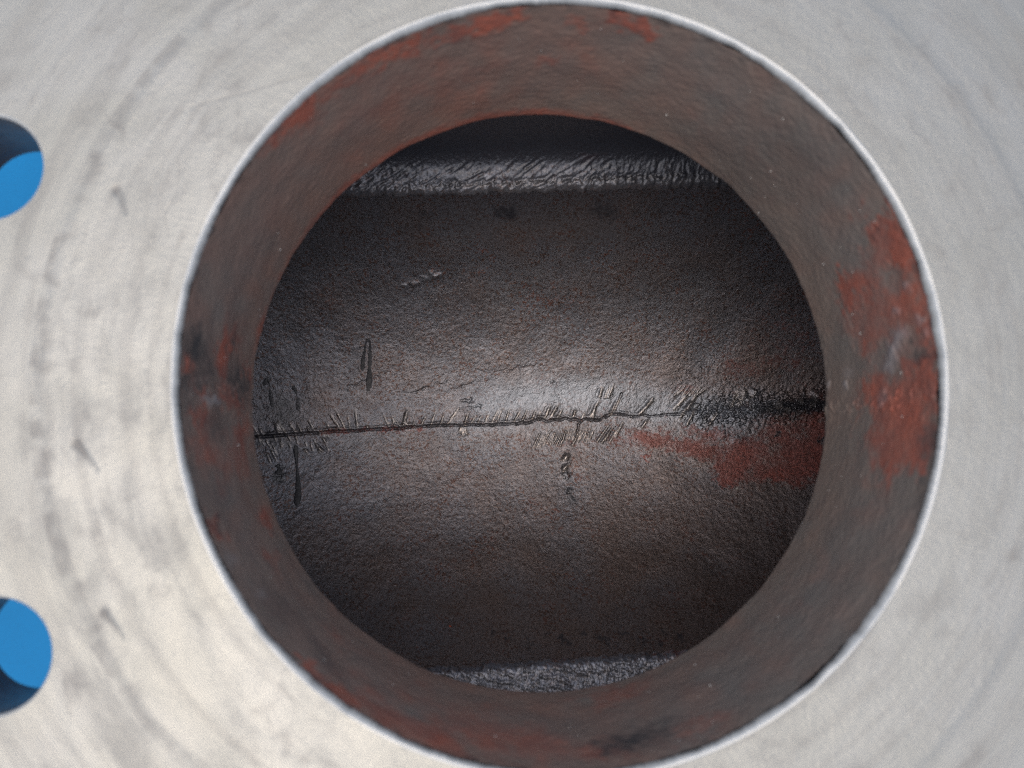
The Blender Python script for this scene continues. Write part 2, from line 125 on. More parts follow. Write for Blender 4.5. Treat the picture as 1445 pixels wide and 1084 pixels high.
def poly_obj(name, verts, faces, mat, parent=None, smooth=False):
    me = bpy.data.meshes.new(name)
    me.from_pydata([tuple(v) for v in verts], [], faces)
    me.update()
    if smooth:
        me.polygons.foreach_set('use_smooth', np.ones(len(me.polygons), bool))
    me.materials.append(mat)
    o = bpy.data.objects.new(name, me)
    COL.objects.link(o)
    if parent:
        o.parent = parent
    return o


def tag(o, label, cat, group=None):
    o['label'] = label
    o['category'] = cat
    if group:
        o['group'] = group


def band(shape, step, lo, hi, sx=1.0, sy=1.0, seed=0):
    """band-passed random relief, unit deviation; wavelengths lo..hi in mm, step = grid spacing (row, column)"""
    g = np.random.default_rng(seed).standard_normal(shape)
    fy = np.fft.fftfreq(shape[0], step[0])[:, None] * sy
    fx = np.fft.fftfreq(shape[1], step[1])[None, :] * sx
    f = np.hypot(fx, fy)
    w = np.exp(-(f * lo) ** 2) * (1 - np.exp(-(f * hi) ** 2))
    r = np.fft.ifft2(np.fft.fft2(g) * w).real
    return r / r.std()


def sm(a, b, x):
    t = np.clip((x - a) / (b - a), 0, 1)
    return t * t * (3 - 2 * t)


def polyline_dist(X, Y, pts, reach):
    """distance of grid points to a polyline and position 0..1 along it (only near it)"""
    D = np.full(X.shape, 1e3)
    T = np.zeros(X.shape)
    pts = np.array(pts, float)
    L = np.concatenate([[0], np.cumsum(np.hypot(*np.diff(pts, axis=0).T))])
    for i in range(len(pts) - 1):
        p, q = pts[i], pts[i + 1]
        sel = np.where((X > min(p[0], q[0]) - reach) & (X < max(p[0], q[0]) + reach) &
                       (Y > min(p[1], q[1]) - reach) & (Y < max(p[1], q[1]) + reach))
        if not len(sel[0]):
            continue
        x, y = X[sel], Y[sel]
        e = q - p
        l2 = max(e @ e, 1e-9)
        t = np.clip(((x - p[0]) * e[0] + (y - p[1]) * e[1]) / l2, 0, 1)
        d = np.hypot(x - p[0] - t * e[0], y - p[1] - t * e[1])
        better = d < D[sel]
        D[sel] = np.where(better, d, D[sel])
        T[sel] = np.where(better, (L[i] + t * (L[i + 1] - L[i])) / L[-1], T[sel])
    return D, T


def stroke(H, X, Y, x0, y0, x1, y1, w, depth, burr=0.55, bare=None):
    """a chisel stroke: a groove with a raised burr on one side, stamped into relief H (mm)"""
    m = 4 * w
    sel = np.where((X > min(x0, x1) - m) & (X < max(x0, x1) + m) & (Y > min(y0, y1) - m) & (Y < max(y0, y1) + m))
    if not len(sel[0]):
        return
    x, y = X[sel], Y[sel]
    ex, ey = x1 - x0, y1 - y0
    l = max(math.hypot(ex, ey), 1e-6)
    t = ((x - x0) * ex + (y - y0) * ey) / l
    c = (-(x - x0) * ey + (y - y0) * ex) / l
    end = sm(-w, w, t) * (1 - sm(l * 0.55, l + w, t))
    H[sel] += end * depth * (-np.exp(-(c / w) ** 2) + burr * np.exp(-((c - 1.7 * w) / w) ** 2))
    if bare is not None:
        bare[sel] = np.maximum(bare[sel], end * np.exp(-((c + 0.35 * w) / (0.7 * w)) ** 2))  # metal laid bare along the ridge, with its glint painted in


def blobs(X, Y, lst, warp=None, soft=2.2):
    """union of soft ellipses (x, y, a, b, strength) -> 0..1 mask"""
    M = np.zeros(X.shape)
    for x, y, a, b, s in lst:
        a, b = max(a, 0.2), max(b, 0.2)
        sel = np.where((np.abs(X - x) < a * 2.4 + 1) & (np.abs(Y - y) < b * 2.4 + 1))
        if not len(sel[0]):
            continue
        d = ((X[sel] - x) / a) ** 2 + ((Y[sel] - y) / b) ** 2
        v = s * np.exp(-(d ** (soft / 2)) * 0.7)
        M[sel] = np.maximum(M[sel], v) + 0.35 * np.minimum(M[sel], v)
    return np.clip(M, 0, 1)


# ------------------------------------------------------------------ materials
class NT:
    def __init__(self, name):
        self.m = bpy.data.materials.new(name)
        self.m.use_nodes = True
        self.t = self.m.node_tree
        self.b = self.t.nodes['Principled BSDF']

    def n(self, kind, **kw):
        nd = self.t.nodes.new('ShaderNode' + kind)
        for k, v in kw.items():
            setattr(nd, k, v)
        return nd

    def link(self, a, b):
        self.t.links.new(a, b)

    def val(self, sock, v):
        if hasattr(v, 'is_linked'):
            self.link(v, sock)
        else:
            sock.default_value = v

    def math(self, op, a, b=0.0, c=0.0, clamp=False):
        nd = self.n('Math', operation=op, use_clamp=clamp)
        for s, v in zip(nd.inputs, (a, b, c)):
            self.val(s, v)
        return nd.outputs[0]

    def mix(self, f, a, b):
        nd = self.n('Mix', data_type='RGBA')
        self.val(nd.inputs[0], f)
        for s, v in ((nd.inputs[6], a), (nd.inputs[7], b)):
            self.val(s, v if hasattr(v, 'is_linked') else (*v, 1.0))
        return nd.outputs[2]

    def mixf(self, f, a, b):
        nd = self.n('Mix', data_type='FLOAT')
        self.val(nd.inputs[0], f)
        self.val(nd.inputs[2], a)
        self.val(nd.inputs[3], b)
        return nd.outputs[0]

    def noise(self, vec, scale, detail=4.0, rough=0.6, dist=0.0):
        nd = self.n('TexNoise')
        nd.inputs['Scale'].default_value = scale
        nd.inputs['Detail'].default_value = detail
        nd.inputs['Roughness'].default_value = rough
        nd.inputs['Distortion'].default_value = dist
        self.link(vec, nd.inputs['Vector'])
        return nd.outputs[0]

    def ramp(self, v, lo, hi, a=0.0, b=1.0):
        nd = self.n('MapRange', interpolation_type='SMOOTHSTEP')
        self.val(nd.inputs[0], v)
        for i, x in enumerate((lo, hi, a, b)):
            nd.inputs[1 + i].default_value = x
        return nd.outputs[0]

    def attr(self, name):
        return self.n('Attribute', attribute_name=name).outputs['Fac']

    def obj(self):
        return self.n('TexCoord').outputs['Object']

    def bump(self, h, dist, strength=1.0, prev=None):
        nd = self.n('Bump')
        nd.inputs['Strength'].default_value = strength
        nd.inputs['Distance'].default_value = dist
        self.link(h, nd.inputs['Height'])
        if prev:
            self.link(prev, nd.inputs['Normal'])
        return nd.outputs[0]


def mat_face():
    """machined flange face: bare steel with fine lathe grooves, dirt rubbed along the turning"""
    k = NT('machined_steel')
    co = k.obj()
    sep = k.n('SeparateXYZ')
    k.link(co, sep.inputs[0])
    x, y = sep.outputs[0], sep.outputs[1]
    r = k.math('SQRT', k.math('ADD', k.math('MULTIPLY', x, x), k.math('MULTIPLY', y, y)))
    cx, cy = k.math('DIVIDE', x, r), k.math('DIVIDE', y, r)

    def polar(kr, kt):
        c = k.n('CombineXYZ')
        k.link(k.math('MULTIPLY', cx, kt), c.inputs[0])
        k.link(k.math('MULTIPLY', cy, kt), c.inputs[1])
        k.link(k.math('MULTIPLY', r, kr), c.inputs[2])
        return c.outputs[0]
    smear = k.noise(polar(120.0, 6.0), 1.0, 6.0, 0.62, 0.5)
    smear2 = k.noise(polar(420.0, 14.0), 1.0, 5.0, 0.6, 0.3)
    cloud = k.noise(co, 26.0, 6.0, 0.6, 0.6)
    blot = k.noise(co, 95.0, 5.0, 0.65, 0.8)
    d1 = k.ramp(smear, 0.50, 0.70)
    d2 = k.math('MULTIPLY', k.ramp(smear2, 0.50, 0.74), k.ramp(cloud, 0.40, 0.62))
    d3 = k.math('MULTIPLY', k.ramp(blot, 0.55, 0.74), 0.6)
    rings = k.ramp(k.noise(polar(330.0, 0.9), 1.0, 3.0, 0.6), 0.42, 0.66)
    dirt = k.math('ADD', k.math('MULTIPLY', d1, 0.26), k.math('ADD', k.math('MULTIPLY', d2, 0.40), k.math('MULTIPLY', d3, 0.55)))
    dirt = k.math('ADD', dirt, k.math('MULTIPLY', rings, 0.20))
    dirt = k.math('ADD', dirt, k.math('MULTIPLY', k.attr('dirt'), k.ramp(blot, 0.25, 0.6, 0.55, 1.0)), clamp=True)
    base = k.mix(k.ramp(cloud, 0.3, 0.7), (0.305, 0.303, 0.272), (0.335, 0.334, 0.308))
    col = k.mix(dirt, base, (0.20, 0.19, 0.172))
    k.link(col, k.b.inputs['Base Color'])
    k.link(k.mixf(dirt, 0.74, 0.40), k.b.inputs['Metallic'])
    k.link(k.math('ADD', k.ramp(smear, 0.3, 0.7, 0.34, 0.46), k.math('MULTIPLY', dirt, 0.12)), k.b.inputs['Roughness'])
    w = k.math('SINE', k.math('ADD', k.math('MULTIPLY', r, 2 * math.pi / 0.00047), k.math('MULTIPLY', smear2, 1.5)))
    b = k.bump(w, 0.000015, 1.0)
    b = k.bump(smear2, 0.00012, 0.5, b)
    b = k.bump(blot, 0.00025, 0.35, b)
    k.link(b, k.b.inputs['Normal'])
    return k.m


def mat_edge():
    """polished, slightly hammered edge round the bore"""
    k = NT('bright_edge_steel')
    co = k.obj()
    n1 = k.noise(co, 240.0, 4.0, 0.6)
    grime = k.math('MULTIPLY', k.attr('dirt'), k.ramp(n1, 0.3, 0.6, 0.6, 1.0), clamp=True)
    k.link(k.mix(grime, (0.46, 0.465, 0.445), (0.12, 0.105, 0.095)), k.b.inputs['Base Color'])
    k.link(k.mixf(grime, 0.30, 0.10), k.b.inputs['Metallic'])
    k.b.inputs['Roughness'].default_value = 0.42
    k.link(k.bump(n1, 0.0004, 0.4), k.b.inputs['Normal'])
    return k.m


def mat_bore():
    """cast bore wall: grey-brown scale with worn red primer"""
    k = NT('rusty_bore_iron')
    co = k.obj()
    big = k.noise(co, 30.0, 5.0, 0.6, 0.4)
    mid = k.noise(co, 140.0, 5.0, 0.62, 0.5)
    fine = k.noise(co, 900.0, 3.0, 0.6)
    base = k.mix(k.ramp(big, 0.32, 0.68), (0.238, 0.184, 0.146), (0.214, 0.185, 0.155))
    base = k.mix(k.ramp(mid, 0.42, 0.72, 0.0, 0.30), base, (0.285, 0.195, 0.152))
    base = k.mix(k.math('MULTIPLY', k.attr('tint'), k.ramp(big, 0.2, 0.7, 0.6, 1.0)), base, (0.30, 0.165, 0.118))
    base = k.mix(k.ramp(fine, 0.5, 0.8, 0.0, 0.35), base, (0.10, 0.085, 0.078))
    edge = k.math('ADD', k.attr('primer'), k.math('MULTIPLY', k.math('SUBTRACT', mid, 0.5), 0.95))
    edge = k.math('ADD', edge, k.math('MULTIPLY', k.math('SUBTRACT', fine, 0.5), 0.35))
    edge = k.math('ADD', edge, k.math('MULTIPLY', k.math('SUBTRACT', k.noise(co, 75.0, 4.0, 0.6, 0.3), 0.5), 0.9))
    cov = k.math('MULTIPLY', k.ramp(edge, 0.06, 1.15), 0.82)
    red = k.mix(k.ramp(mid, 0.3, 0.7), (0.52, 0.115, 0.060), (0.30, 0.095, 0.065))
    col = k.mix(cov, base, red)
    dk = k.math('MULTIPLY', k.attr('dark'), k.ramp(mid, 0.25, 0.6, 0.6, 1.0))
    col = k.mix(dk, col, (0.058, 0.054, 0.052))
    col = k.mix(k.math('MULTIPLY', k.attr('pale'), 0.8), col, (0.36, 0.33, 0.31))
    k.link(col, k.b.inputs['Base Color'])
    k.link(k.ramp(mid, 0.3, 0.7, 0.50, 0.66), k.b.inputs['Roughness'])
    b = k.bump(fine, 0.0003, 0.35)
    b = k.bump(mid, 0.0008, 0.2, b)
    k.link(b, k.b.inputs['Normal'])
    return k.m


def mat_cavity(name='oily_cast_iron'):
    """dark oiled casting skin: sandy grain, brown specks, red primer, rubbed grey metal, black paint; glints and recess shade put into the colour"""
    k = NT(name)
    co = k.obj()
    big = k.noise(co, 22.0, 5.0, 0.6, 0.5)
    mid = k.noise(co, 170.0, 5.0, 0.62, 0.4)
    grain = k.noise(co, 760.0, 3.0, 0.62)
    speck = k.noise(co, 1700.0, 2.0, 0.5)
    patch = k.noise(co, 60.0, 4.0, 0.6, 0.4)
    col = k.mix(k.ramp(big, 0.3, 0.7), (0.212, 0.220, 0.252), (0.224, 0.222, 0.240))
    col = k.mix(k.math('MULTIPLY', k.attr('rust'), k.ramp(big, 0.2, 0.7, 0.5, 1.0)), col, (0.245, 0.190, 0.172))
    col = k.mix(k.math('MULTIPLY', k.ramp(grain, 0.50, 0.62), k.ramp(patch, 0.3, 0.7, 0.5, 1.0)), col, (0.135, 0.083, 0.064))
    col = k.mix(k.ramp(speck, 0.54, 0.68, 0.0, 0.7), col, (0.062, 0.056, 0.057))
    pol = k.math('MULTIPLY', k.attr('polish'), k.ramp(mid, 0.25, 0.6, 0.55, 1.0))
    col = k.mix(k.math('MULTIPLY', pol, 0.85), col, (0.31, 0.345, 0.395))
    e = k.math('ADD', k.attr('primer'), k.math('MULTIPLY', k.math('SUBTRACT', mid, 0.5), 0.9))
    e = k.math('ADD', e, k.math('MULTIPLY', k.math('SUBTRACT', grain, 0.5), 1.6))
    e = k.math('ADD', e, k.math('MULTIPLY', k.math('SUBTRACT', patch, 0.5), 0.9))
    cov = k.math('MULTIPLY', k.ramp(e, 0.10, 0.90), 0.85)
    red = k.mix(k.ramp(grain, 0.35, 0.65), (0.45, 0.095, 0.060), (0.20, 0.052, 0.040))
    col = k.mix(cov, col, red)
    bl = k.math('ADD', k.attr('black'), k.math('MULTIPLY', k.math('SUBTRACT', mid, 0.5), 0.7))
    bl = k.math('MULTIPLY', k.ramp(bl, 0.25, 0.7), 0.92)
    col = k.mix(bl, col, (0.034, 0.036, 0.045))
    bare = k.math('MULTIPLY', k.attr('bare'), k.ramp(grain, 0.35, 0.6, 0.30, 0.85))
    col = k.mix(bare, col, (0.58, 0.53, 0.49))
    k.link(col, k.b.inputs['Base Color'])
    ro = k.ramp(mid, 0.3, 0.7, 0.40, 0.50)
    ro = k.mixf(cov, ro, 0.55)
    ro = k.mixf(bl, ro, 0.26)
    ro = k.mixf(bare, ro, 0.32)
    k.link(ro, k.b.inputs['Roughness'])
    me = k.mixf(pol, 0.64, 0.82)
    me = k.mixf(cov, me, 0.1)
    k.link(k.mixf(bl, me, 0.15), k.b.inputs['Metallic'])
    k.b.inputs['Specular IOR Level'].default_value = 0.8
    b = k.bump(speck, 0.0003, 0.35)
    b = k.bump(grain, 0.0005, 0.36, b)
    k.link(b, k.b.inputs['Normal'])
    return k.m


def mat_blue(name, base):
    k = NT(name)
    co = k.obj()
    n1 = k.noise(co, 18.0, 5.0, 0.6)
    n2 = k.noise(co, 500.0, 3.0, 0.6)
    c = k.mix(k.ramp(n1, 0.3, 0.7), base, tuple(v * 0.88 for v in base))
    k.link(k.mix(k.ramp(n2, 0.5, 0.8, 0.0, 0.25), c, tuple(v * 0.7 for v in base)), k.b.inputs['Base Color'])
    k.b.inputs['Roughness'].default_value = 0.6
    k.b.inputs['Specular IOR Level'].default_value = 0.2
    k.link(k.bump(n2, 0.0004, 0.4), k.b.inputs['Normal'])
    return k.m


def mat_plain(name, base, rough=0.5, metal=0.0, var=0.25, scale=300.0):
    k = NT(name)
    n1 = k.noise(k.obj(), scale, 4.0, 0.6)
    k.link(k.mix(k.ramp(n1, 0.3, 0.7), base, tuple(v * (1 - var) for v in base)), k.b.inputs['Base Color'])
    k.b.inputs['Roughness'].default_value = rough
    k.b.inputs['Metallic'].default_value = metal
    k.link(k.bump(n1, 0.0005, 0.4), k.b.inputs['Normal'])
    return k.m


M_FACE, M_EDGE, M_BORE, M_CAV = mat_face(), mat_edge(), mat_bore(), mat_cavity()
M_FLOOR = mat_blue('blue_floor_paint', (0.002, 0.162, 0.370))
M_SHELL = mat_blue('blue_body_paint', (0.004, 0.17, 0.41))
M_HOLE = mat_plain('bolt_hole_steel', (0.20, 0.19, 0.18), 0.4, 0.5)
M_DRIP = mat_plain('black_drip_paint', (0.045, 0.046, 0.056), 0.45, 0.0)

# ------------------------------------------------------------------ the place it stands on
g = np.stack(np.meshgrid(np.linspace(-1.2, 1.2, 41), np.linspace(-1.2, 1.2, 41)), -1)
floor = grid_obj('floor', np.concatenate([g, np.full(g.shape[:2] + (1,), -0.301)], -1), M_FLOOR)
floor['kind'] = 'structure'

# ------------------------------------------------------------------ the casting
fit = bpy.data.objects.new('pipe_fitting', None)
fit.empty_display_size = 0.05
COL.objects.link(fit)
fit.location = (0, 0, -0.30)
tag(fit, 'blue cast iron pipe fitting seen straight down its bore through the bare grey bolted flange', 'pipe fitting')


def under(o, parent):
    o.parent = parent
    o.matrix_parent_inverse = Matrix.Identity(4)
    return o


def part(o):
    """child of the fitting; its mesh stays in place"""
    o.parent = fit
    o.matrix_parent_inverse = Matrix.Translation((0, 0, 0.30))
    return o


SHELL_C, SHELL_EX = np.array((0.025, 0.0, -0.17)), 2.5


def keep_inside(P):
    """pull hidden corners of the inner surfaces back inside the body shell"""
    d = P - SHELL_C
    f = np.maximum((np.abs(d / np.array((0.183, 0.143, 0.125))) ** SHELL_EX).sum(-1), 1e-9)
    return SHELL_C + d * np.minimum(1.0, f ** (-1 / SHELL_EX))[..., None]


def bore_r(th, z):
    """radius of the slightly out-of-round cast bore"""
    f = np.clip(-z / DEPTH, 0, 1)
    c2 = -0.46e-3 * (1 - f) - 0.25e-3 * f
    s2 = 0.02e-3 * (1 - f) + 0.32e-3 * f
    return BORE + c2 * np.cos(2 * th) + s2 * np.sin(2 * th)


# --- flange: plate with holes, raised face, bright edge, bolt holes
def ring(r, z, n, cx=0.0, cy=0.0, ph=0.0):
    return [Vector((cx + r * math.cos(ph + 2 * math.pi * i / n), cy + r * math.sin(ph + 2 * math.pi * i / n), z)) for i in range(n)]


HR, HC = 0.0106, 0.0005       # bolt hole radius, edge break
NF = 240
loops_top = [ring(OUTER - 0.001, -STEP, NF), ring(FACE + 0.0006, -STEP, NF)]
centers = [((PCD - (0.0007 if a == 206.8 else 0)) * math.cos(R(a)), (PCD - (0.0007 if a == 206.8 else 0)) * math.sin(R(a))) for a in HOLES]
for cx, cy in centers:
    loops_top.append(ring(HR + HC, -STEP, 56, cx, cy))
loops_bot = [ring(OUTER - 0.001, -THICK, NF), ring(0.0862, -THICK, NF)]
for cx, cy in centers:
    loops_bot.append(ring(HR, -THICK, 56, cx, cy))
verts, faces = [], []
for loops in (loops_top, loops_bot):
    base = len(verts)
    for t in tessellate_polygon(loops):
        faces.append(tuple(base + i for i in t))
    for l in loops:
        verts += l
b0, b1 = 0, sum(len(l) for l in loops_top)
s0 = len(verts)
verts += ring(OUTER, -STEP - 0.001, NF) + ring(OUTER, -THICK + 0.001, NF)
for i in range(NF):
    j = (i + 1) % NF
    faces += [(b0 + i, b0 + j, s0 + j, s0 + i), (s0 + i, s0 + j, s0 + NF + j, s0 + NF + i), (s0 + NF + i, s0 + NF + j, b1 + j, b1 + i)]
flange = part(poly_obj('flange', verts, faces, M_FACE))

hole_mesh = None
for cx, cy in centers:
    if hole_mesh is None:
        prof = [(HR + HC, -STEP), (HR + HC * 0.55, -STEP - 0.00012), (HR + HC * 0.15, -STEP - 0.0004), (HR, -STEP - 0.0009)]
        prof += [(HR + 0.00006 * math.sin(i * 2.1), -STEP - 0.0009 - (THICK - STEP - 0.0009) * i / 14) for i in range(1, 15)]
        th = np.linspace(0, 2 * math.pi, 56, endpoint=False)
        P = np.array([[(r * math.cos(t), r * math.sin(t), z) for t in th] for r, z in prof])
        ho = grid_obj('bolt_hole', P, M_HOLE, None, wrap=True)
        hole_mesh = ho.data
        hole_mesh.materials.append(M_EDGE)
        n = len(hole_mesh.polygons)
        hole_mesh.polygons.foreach_set('material_index', np.where(np.arange(n) < 56 * 3, 1, 0).astype(np.int32))
    else:
        ho = bpy.data.objects.new('bolt_hole', hole_mesh)
        COL.objects.link(ho)
    under(ho, flange)
    ho.location = (cx, cy, 0)

# raised face: polar grid with nicks and scratches as relief
NT_, NR_ = 2000, 120
ROUND = 0.0011
th = np.linspace(0, 2 * math.pi, NT_, endpoint=False)
TH = np.tile(th, (NR_, 1))
q = np.linspace(0, 1, NR_)[:, None]
RI = bore_r(TH, np.zeros_like(TH)) + ROUND
RR = RI + (FACE - RI) * q
X, Y = RR * np.cos(TH) * 1000, RR * np.sin(TH) * 1000
H = np.zeros_like(RR)
D = np.zeros_like(RR)
for t in TICKS:
    d, s = polyline_dist(X, Y, t, 3)
    w = 0.75 - 0.45 * s
    H -= 0.30 * np.exp(-(d / w) ** 2) * (1 - 0.6 * s)
    D = np.maximum(D, np.exp(-(d / (w * 0.7)) ** 2) * (1.0 - 0.7 * s))
    d0 = np.hypot(X - t[0][0], Y - t[0][1])
    D = np.maximum(D, np.exp(-(d0 / 0.95) ** 2))
for w, dep, pts in SCRATCHES:
    d, s = polyline_dist(X, Y, pts, 2)
    ww = w * 0.16
    H -= 0.05 * dep * np.exp(-(d / ww) ** 2)
    D = np.maximum(D, max(dep, 0) * 0.6 * np.exp(-(d / (ww * 1.1)) ** 2))
H += band(H.shape, (0.2, 0.3), 1.5, 12, 0.3, 1.0, 3) * 0.008
edge_d = (FACE - RR) * 1000
wob = band((1, NT_), (1, 0.3), 6, 60, seed=9)
side = np.exp(-(((np.degrees(TH) - 170 + 180) % 360 - 180) / 58) ** 4)          # grime has gathered along the left side of the step
D = np.maximum(D, 0.55 * side * np.exp(-((edge_d - 0.9 - 0.7 * wob) / 1.5) ** 2) * sm(-1.2, 0.8, band((1, NT_), (1, 0.3), 4, 60, seed=10) + 0.2))
H -= 0.10 * sm(2.5, 0.0, edge_d)
P = np.stack([X / 1000, Y / 1000, H / 1000], -1)
rim = np.stack([(FACE + 0.0006) * np.cos(th), (FACE + 0.0006) * np.sin(th), np.full(NT_, -STEP)], -1)
P = np.concatenate([P, rim[None]], 0)
D = np.concatenate([D, D[-1:]], 0)
under(grid_obj('raised_face', P, M_FACE, None, {'dirt': D}, wrap=True), flange)

# bright rounded edge with dents
NE = 2600
th = np.linspace(0, 2 * math.pi, NE, endpoint=False)
dent = np.zeros(NE)
for a, w, dd in NICKS:
    da = (np.degrees(th) - a + 180) % 360 - 180
    mm = np.radians(da) * 77
    dent += dd * np.exp(-(mm / (w * 0.62)) ** 2)
nz1 = band((1, NE), (1, 0.186), 1.2, 9, seed=21)[0]
nz2 = band((1, NE), (1, 0.186), 5, 40, seed=22)[0]
nz3 = band((1, NE), (1, 0.186), 25, 160, seed=23)[0]
rows, dirt = [], []
NP = 18
for i in range(NP):
    a = (i / (NP - 1)) * math.pi / 2
    inner = math.sin(a)
    r0 = bore_r(th, np.zeros(NE)) + ROUND
    rad = ROUND * (1 + 0.05 * nz2 * inner)
    r = r0 - rad * math.sin(a) + (dent * 0.00022 + nz1 * 0.000025) * inner
    z = -0.0015 * (1 - math.cos(a)) + 0.00022 * np.clip(nz3, -1.6, 1.6) * inner - dent * 0.00014 * inner - 0.000012 * nz1 * inner
    rows.append(np.stack([r * np.cos(th), r * np.sin(th), z], -1))
    dirt.append(np.clip(sm(0.90, 1.0, inner + 0.03 * nz1 + 0.03 * nz2 + 0.02 * nz3) * 0.3 + 0.04 * dent * inner, 0, 1))
under(grid_obj('bore_edge', np.array(rows), M_EDGE, None, {'dirt': np.array(dirt)}, wrap=True, flip=True), flange)

# --- neck: outer tube below the flange, closed at the bottom lip
prof = [(0.0862, -THICK + 0.002), (0.0862, -0.030), (0.0866, -0.050), (0.0862, -0.0600)]
th = np.linspace(0, 2 * math.pi, 160, endpoint=False)
P = np.array([[(r * math.cos(t), r * math.sin(t), z) for t in th] for r, z in prof])
part(grid_obj('neck', P, M_SHELL, None, wrap=True))

# --- bore wall
NTB, NZ = 1700, 190
th = np.linspace(0, 2 * math.pi, NTB, endpoint=False) + math.pi / 2
z = -np.linspace(0.0016, DEPTH, NZ)
TH, Z = np.meshgrid(th, z)
ARC = ((TH - math.pi / 2) * 77)            # mm round the bore, from the top
ZD = -Z * 1000


def on_wall(lst):
    out = []
    for a, dz, w, hh, s in lst:
        arc = (R(a) - math.pi / 2) % (2 * math.pi) * 77
        out.append((arc, dz, w, hh, s))
        if arc < 40:
            out.append((arc + 2 * math.pi * 77, dz, w, hh, s))
        elif arc > 2 * math.pi * 77 - 40:
            out.append((arc - 2 * math.pi * 77, dz, w, hh, s))
    return out


st = (0.277, 0.285)
sh = TH.shape
wx = band((sh[0], sh[1]), (0.28, 0.285), 3, 18, seed=31)
wy = band((sh[0], sh[1]), (0.28, 0.285), 3, 18, seed=32)
A2, Z2 = ARC + wx * 1.1, ZD + wy * 1.1
prim = blobs(A2, Z2, on_wall(WALL_PRIMER))
dark = blobs(A2, Z2, on_wall(WALL_DARK))
pale = blobs(ARC + wx * 0.35, ZD + wy * 0.35, on_wall(WALL_PALE), soft=3)
big = band(sh, (0.28, 0.285), 14, 90, 0.5, 1.0, 33)
prim = np.clip(prim + 0.10 * np.clip(big, 0, 2) * (prim > 0.02), 0, 1)
deg = np.degrees(TH) % 360
# the reddish primer wash is thicker on the upper left half and along the bottom
tint = np.clip(0.75 * np.exp(-(((deg - 118 + 180) % 360 - 180) / 52) ** 2) + 0.55 * np.exp(-(((deg - 255 + 180) % 360 - 180) / 40) ** 2)
               + 0.25 * np.exp(-(((deg - 190 + 180) % 360 - 180) / 30) ** 2) + 0.12 * big, 0, 1)
lip_red = sm(46.5, 52.0, ZD + 0.5 * wx) * np.exp(-(((deg - 112 + 180) % 360 - 180) / 42) ** 4)      # thin red edge left along the lower lip
prim = np.maximum(prim, 0.85 * lip_red)
dark = np.maximum(dark, 0.55 * sm(2.6, 0.6, ZD + 0.9 * wx))
H = band(sh, (0.28, 0.285), 2.0, 10, seed=34) * 0.035 + band(sh, (0.28, 0.285), 12, 60, seed=35) * 0.10
H += pale * 0.45 + prim * 0.03
# a cast parting line runs down both sides of the bore
for a, amp in ((-3.5, 0.35), (181.0, 0.30)):
    arc0 = (R(a) - math.pi / 2) % (2 * math.pi) * 77
    m = np.exp(-((ARC - arc0 + 1.2 * wx) / 1.3) ** 2)
    H += amp * m * (0.5 + 0.5 * np.clip(band(sh, (0.28, 0.285), 1.5, 8, seed=int(a) + 50), -1, 2))
RB = bore_r(TH, Z) - H / 1000
lip = sm(DEPTH - 0.0012, DEPTH, -Z)
RB = RB + lip * 0.0003
P = np.stack([RB * np.cos(TH), RB * np.sin(TH), Z], -1)
tail = [np.stack([(RB[-1] + dr) * np.cos(th), (RB[-1] + dr) * np.sin(th), Z[-1] - dz], -1) for dr, dz in ((0.0003, 0.0001), (0.0009, 0.0005), (0.003, 0.0018), (0.0055, 0.0030), (0.0095, 0.0045))]
P = np.concatenate([P, np.array(tail)], 0)


def more(a):
    return np.concatenate([a, np.repeat(a[-1:], len(tail), 0)], 0)


part(grid_obj('bore_wall', P, M_BORE, None,
              {'primer': more(prim), 'dark': more(dark), 'pale': more(pale), 'tint': more(tint)}, wrap=True, flip=True))

# --- chamber floor: trough along x with the parting seam
YC, ZC, RC = -4.0, -122.0, 118.0
SAG = 550.0                                # lengthwise radius of the bellied chamber
DX = 0.35
xs = np.arange(-152, 178, DX)
ys = np.arange(-116, 108.1, DX)
X, Y = np.meshgrid(xs, ys)
sh = X.shape
SP = np.array(SEAM)
jit = np.interp(xs, np.arange(-152, 179, 2.5), np.random.default_rng(3).normal(0, 0.22, len(np.arange(-152, 179, 2.5))))
seam_y = np.interp(xs, SP[:, 0], SP[:, 1]) + jit * np.interp(xs, [-150, -5, 10, 60, 80], [0.7, 0.9, 2.2, 2.2, 1.0])
Sg = Y - seam_y[None, :]
wx = band(sh, (DX, DX), 2.5, 14, seed=41)
wy = band(sh, (DX, DX), 2.5, 14, seed=42)
prim = blobs(X + wx * 0.9, Y + wy * 0.9, FLOOR_PRIMER)
pol = blobs(X + wx * 1.2, Y + wy * 1.2, FLOOR_POLISH)
blk = blobs(X + wx * 0.7, Y + wy * 0.7, FLOOR_BLACK)  # black paint; pits and dimples have their shade put into this colour
fine = band(sh, (DX, DX), 0.9, 2.6, seed=43)
mid = band(sh, (DX, DX), 3, 10, seed=44)
big = band(sh, (DX, DX), 20, 70, seed=45)
flow = band(sh, (DX, DX), 0.9, 3.5, 0.45, 1.0, seed=46)
near = np.exp(-(np.abs(Sg) / 26) ** 2)
H = fine * 0.017 + mid * 0.030 + big * 0.10 + flow * 0.035 * near
ledge = np.interp(xs, [-152, 45, 75, 178], [0.75, 0.75, 0.25, 0.1])[None, :]
H += ledge * np.where(Sg > 0, np.exp(-np.abs(Sg) / 14), 0)
cr = np.interp(xs, [-152, -130, 40, 56, 62, 78, 90, 118, 125, 178], [1.0, 1.0, 1.1, 1.3, 0.4, 0.35, 0.9, 0.6, 0.3, 0.2])[None, :]
cr = cr * (0.75 + 0.25 * np.clip(band((1, sh[1]), (1, DX), 4, 30, seed=47), -1.5, 1.5))
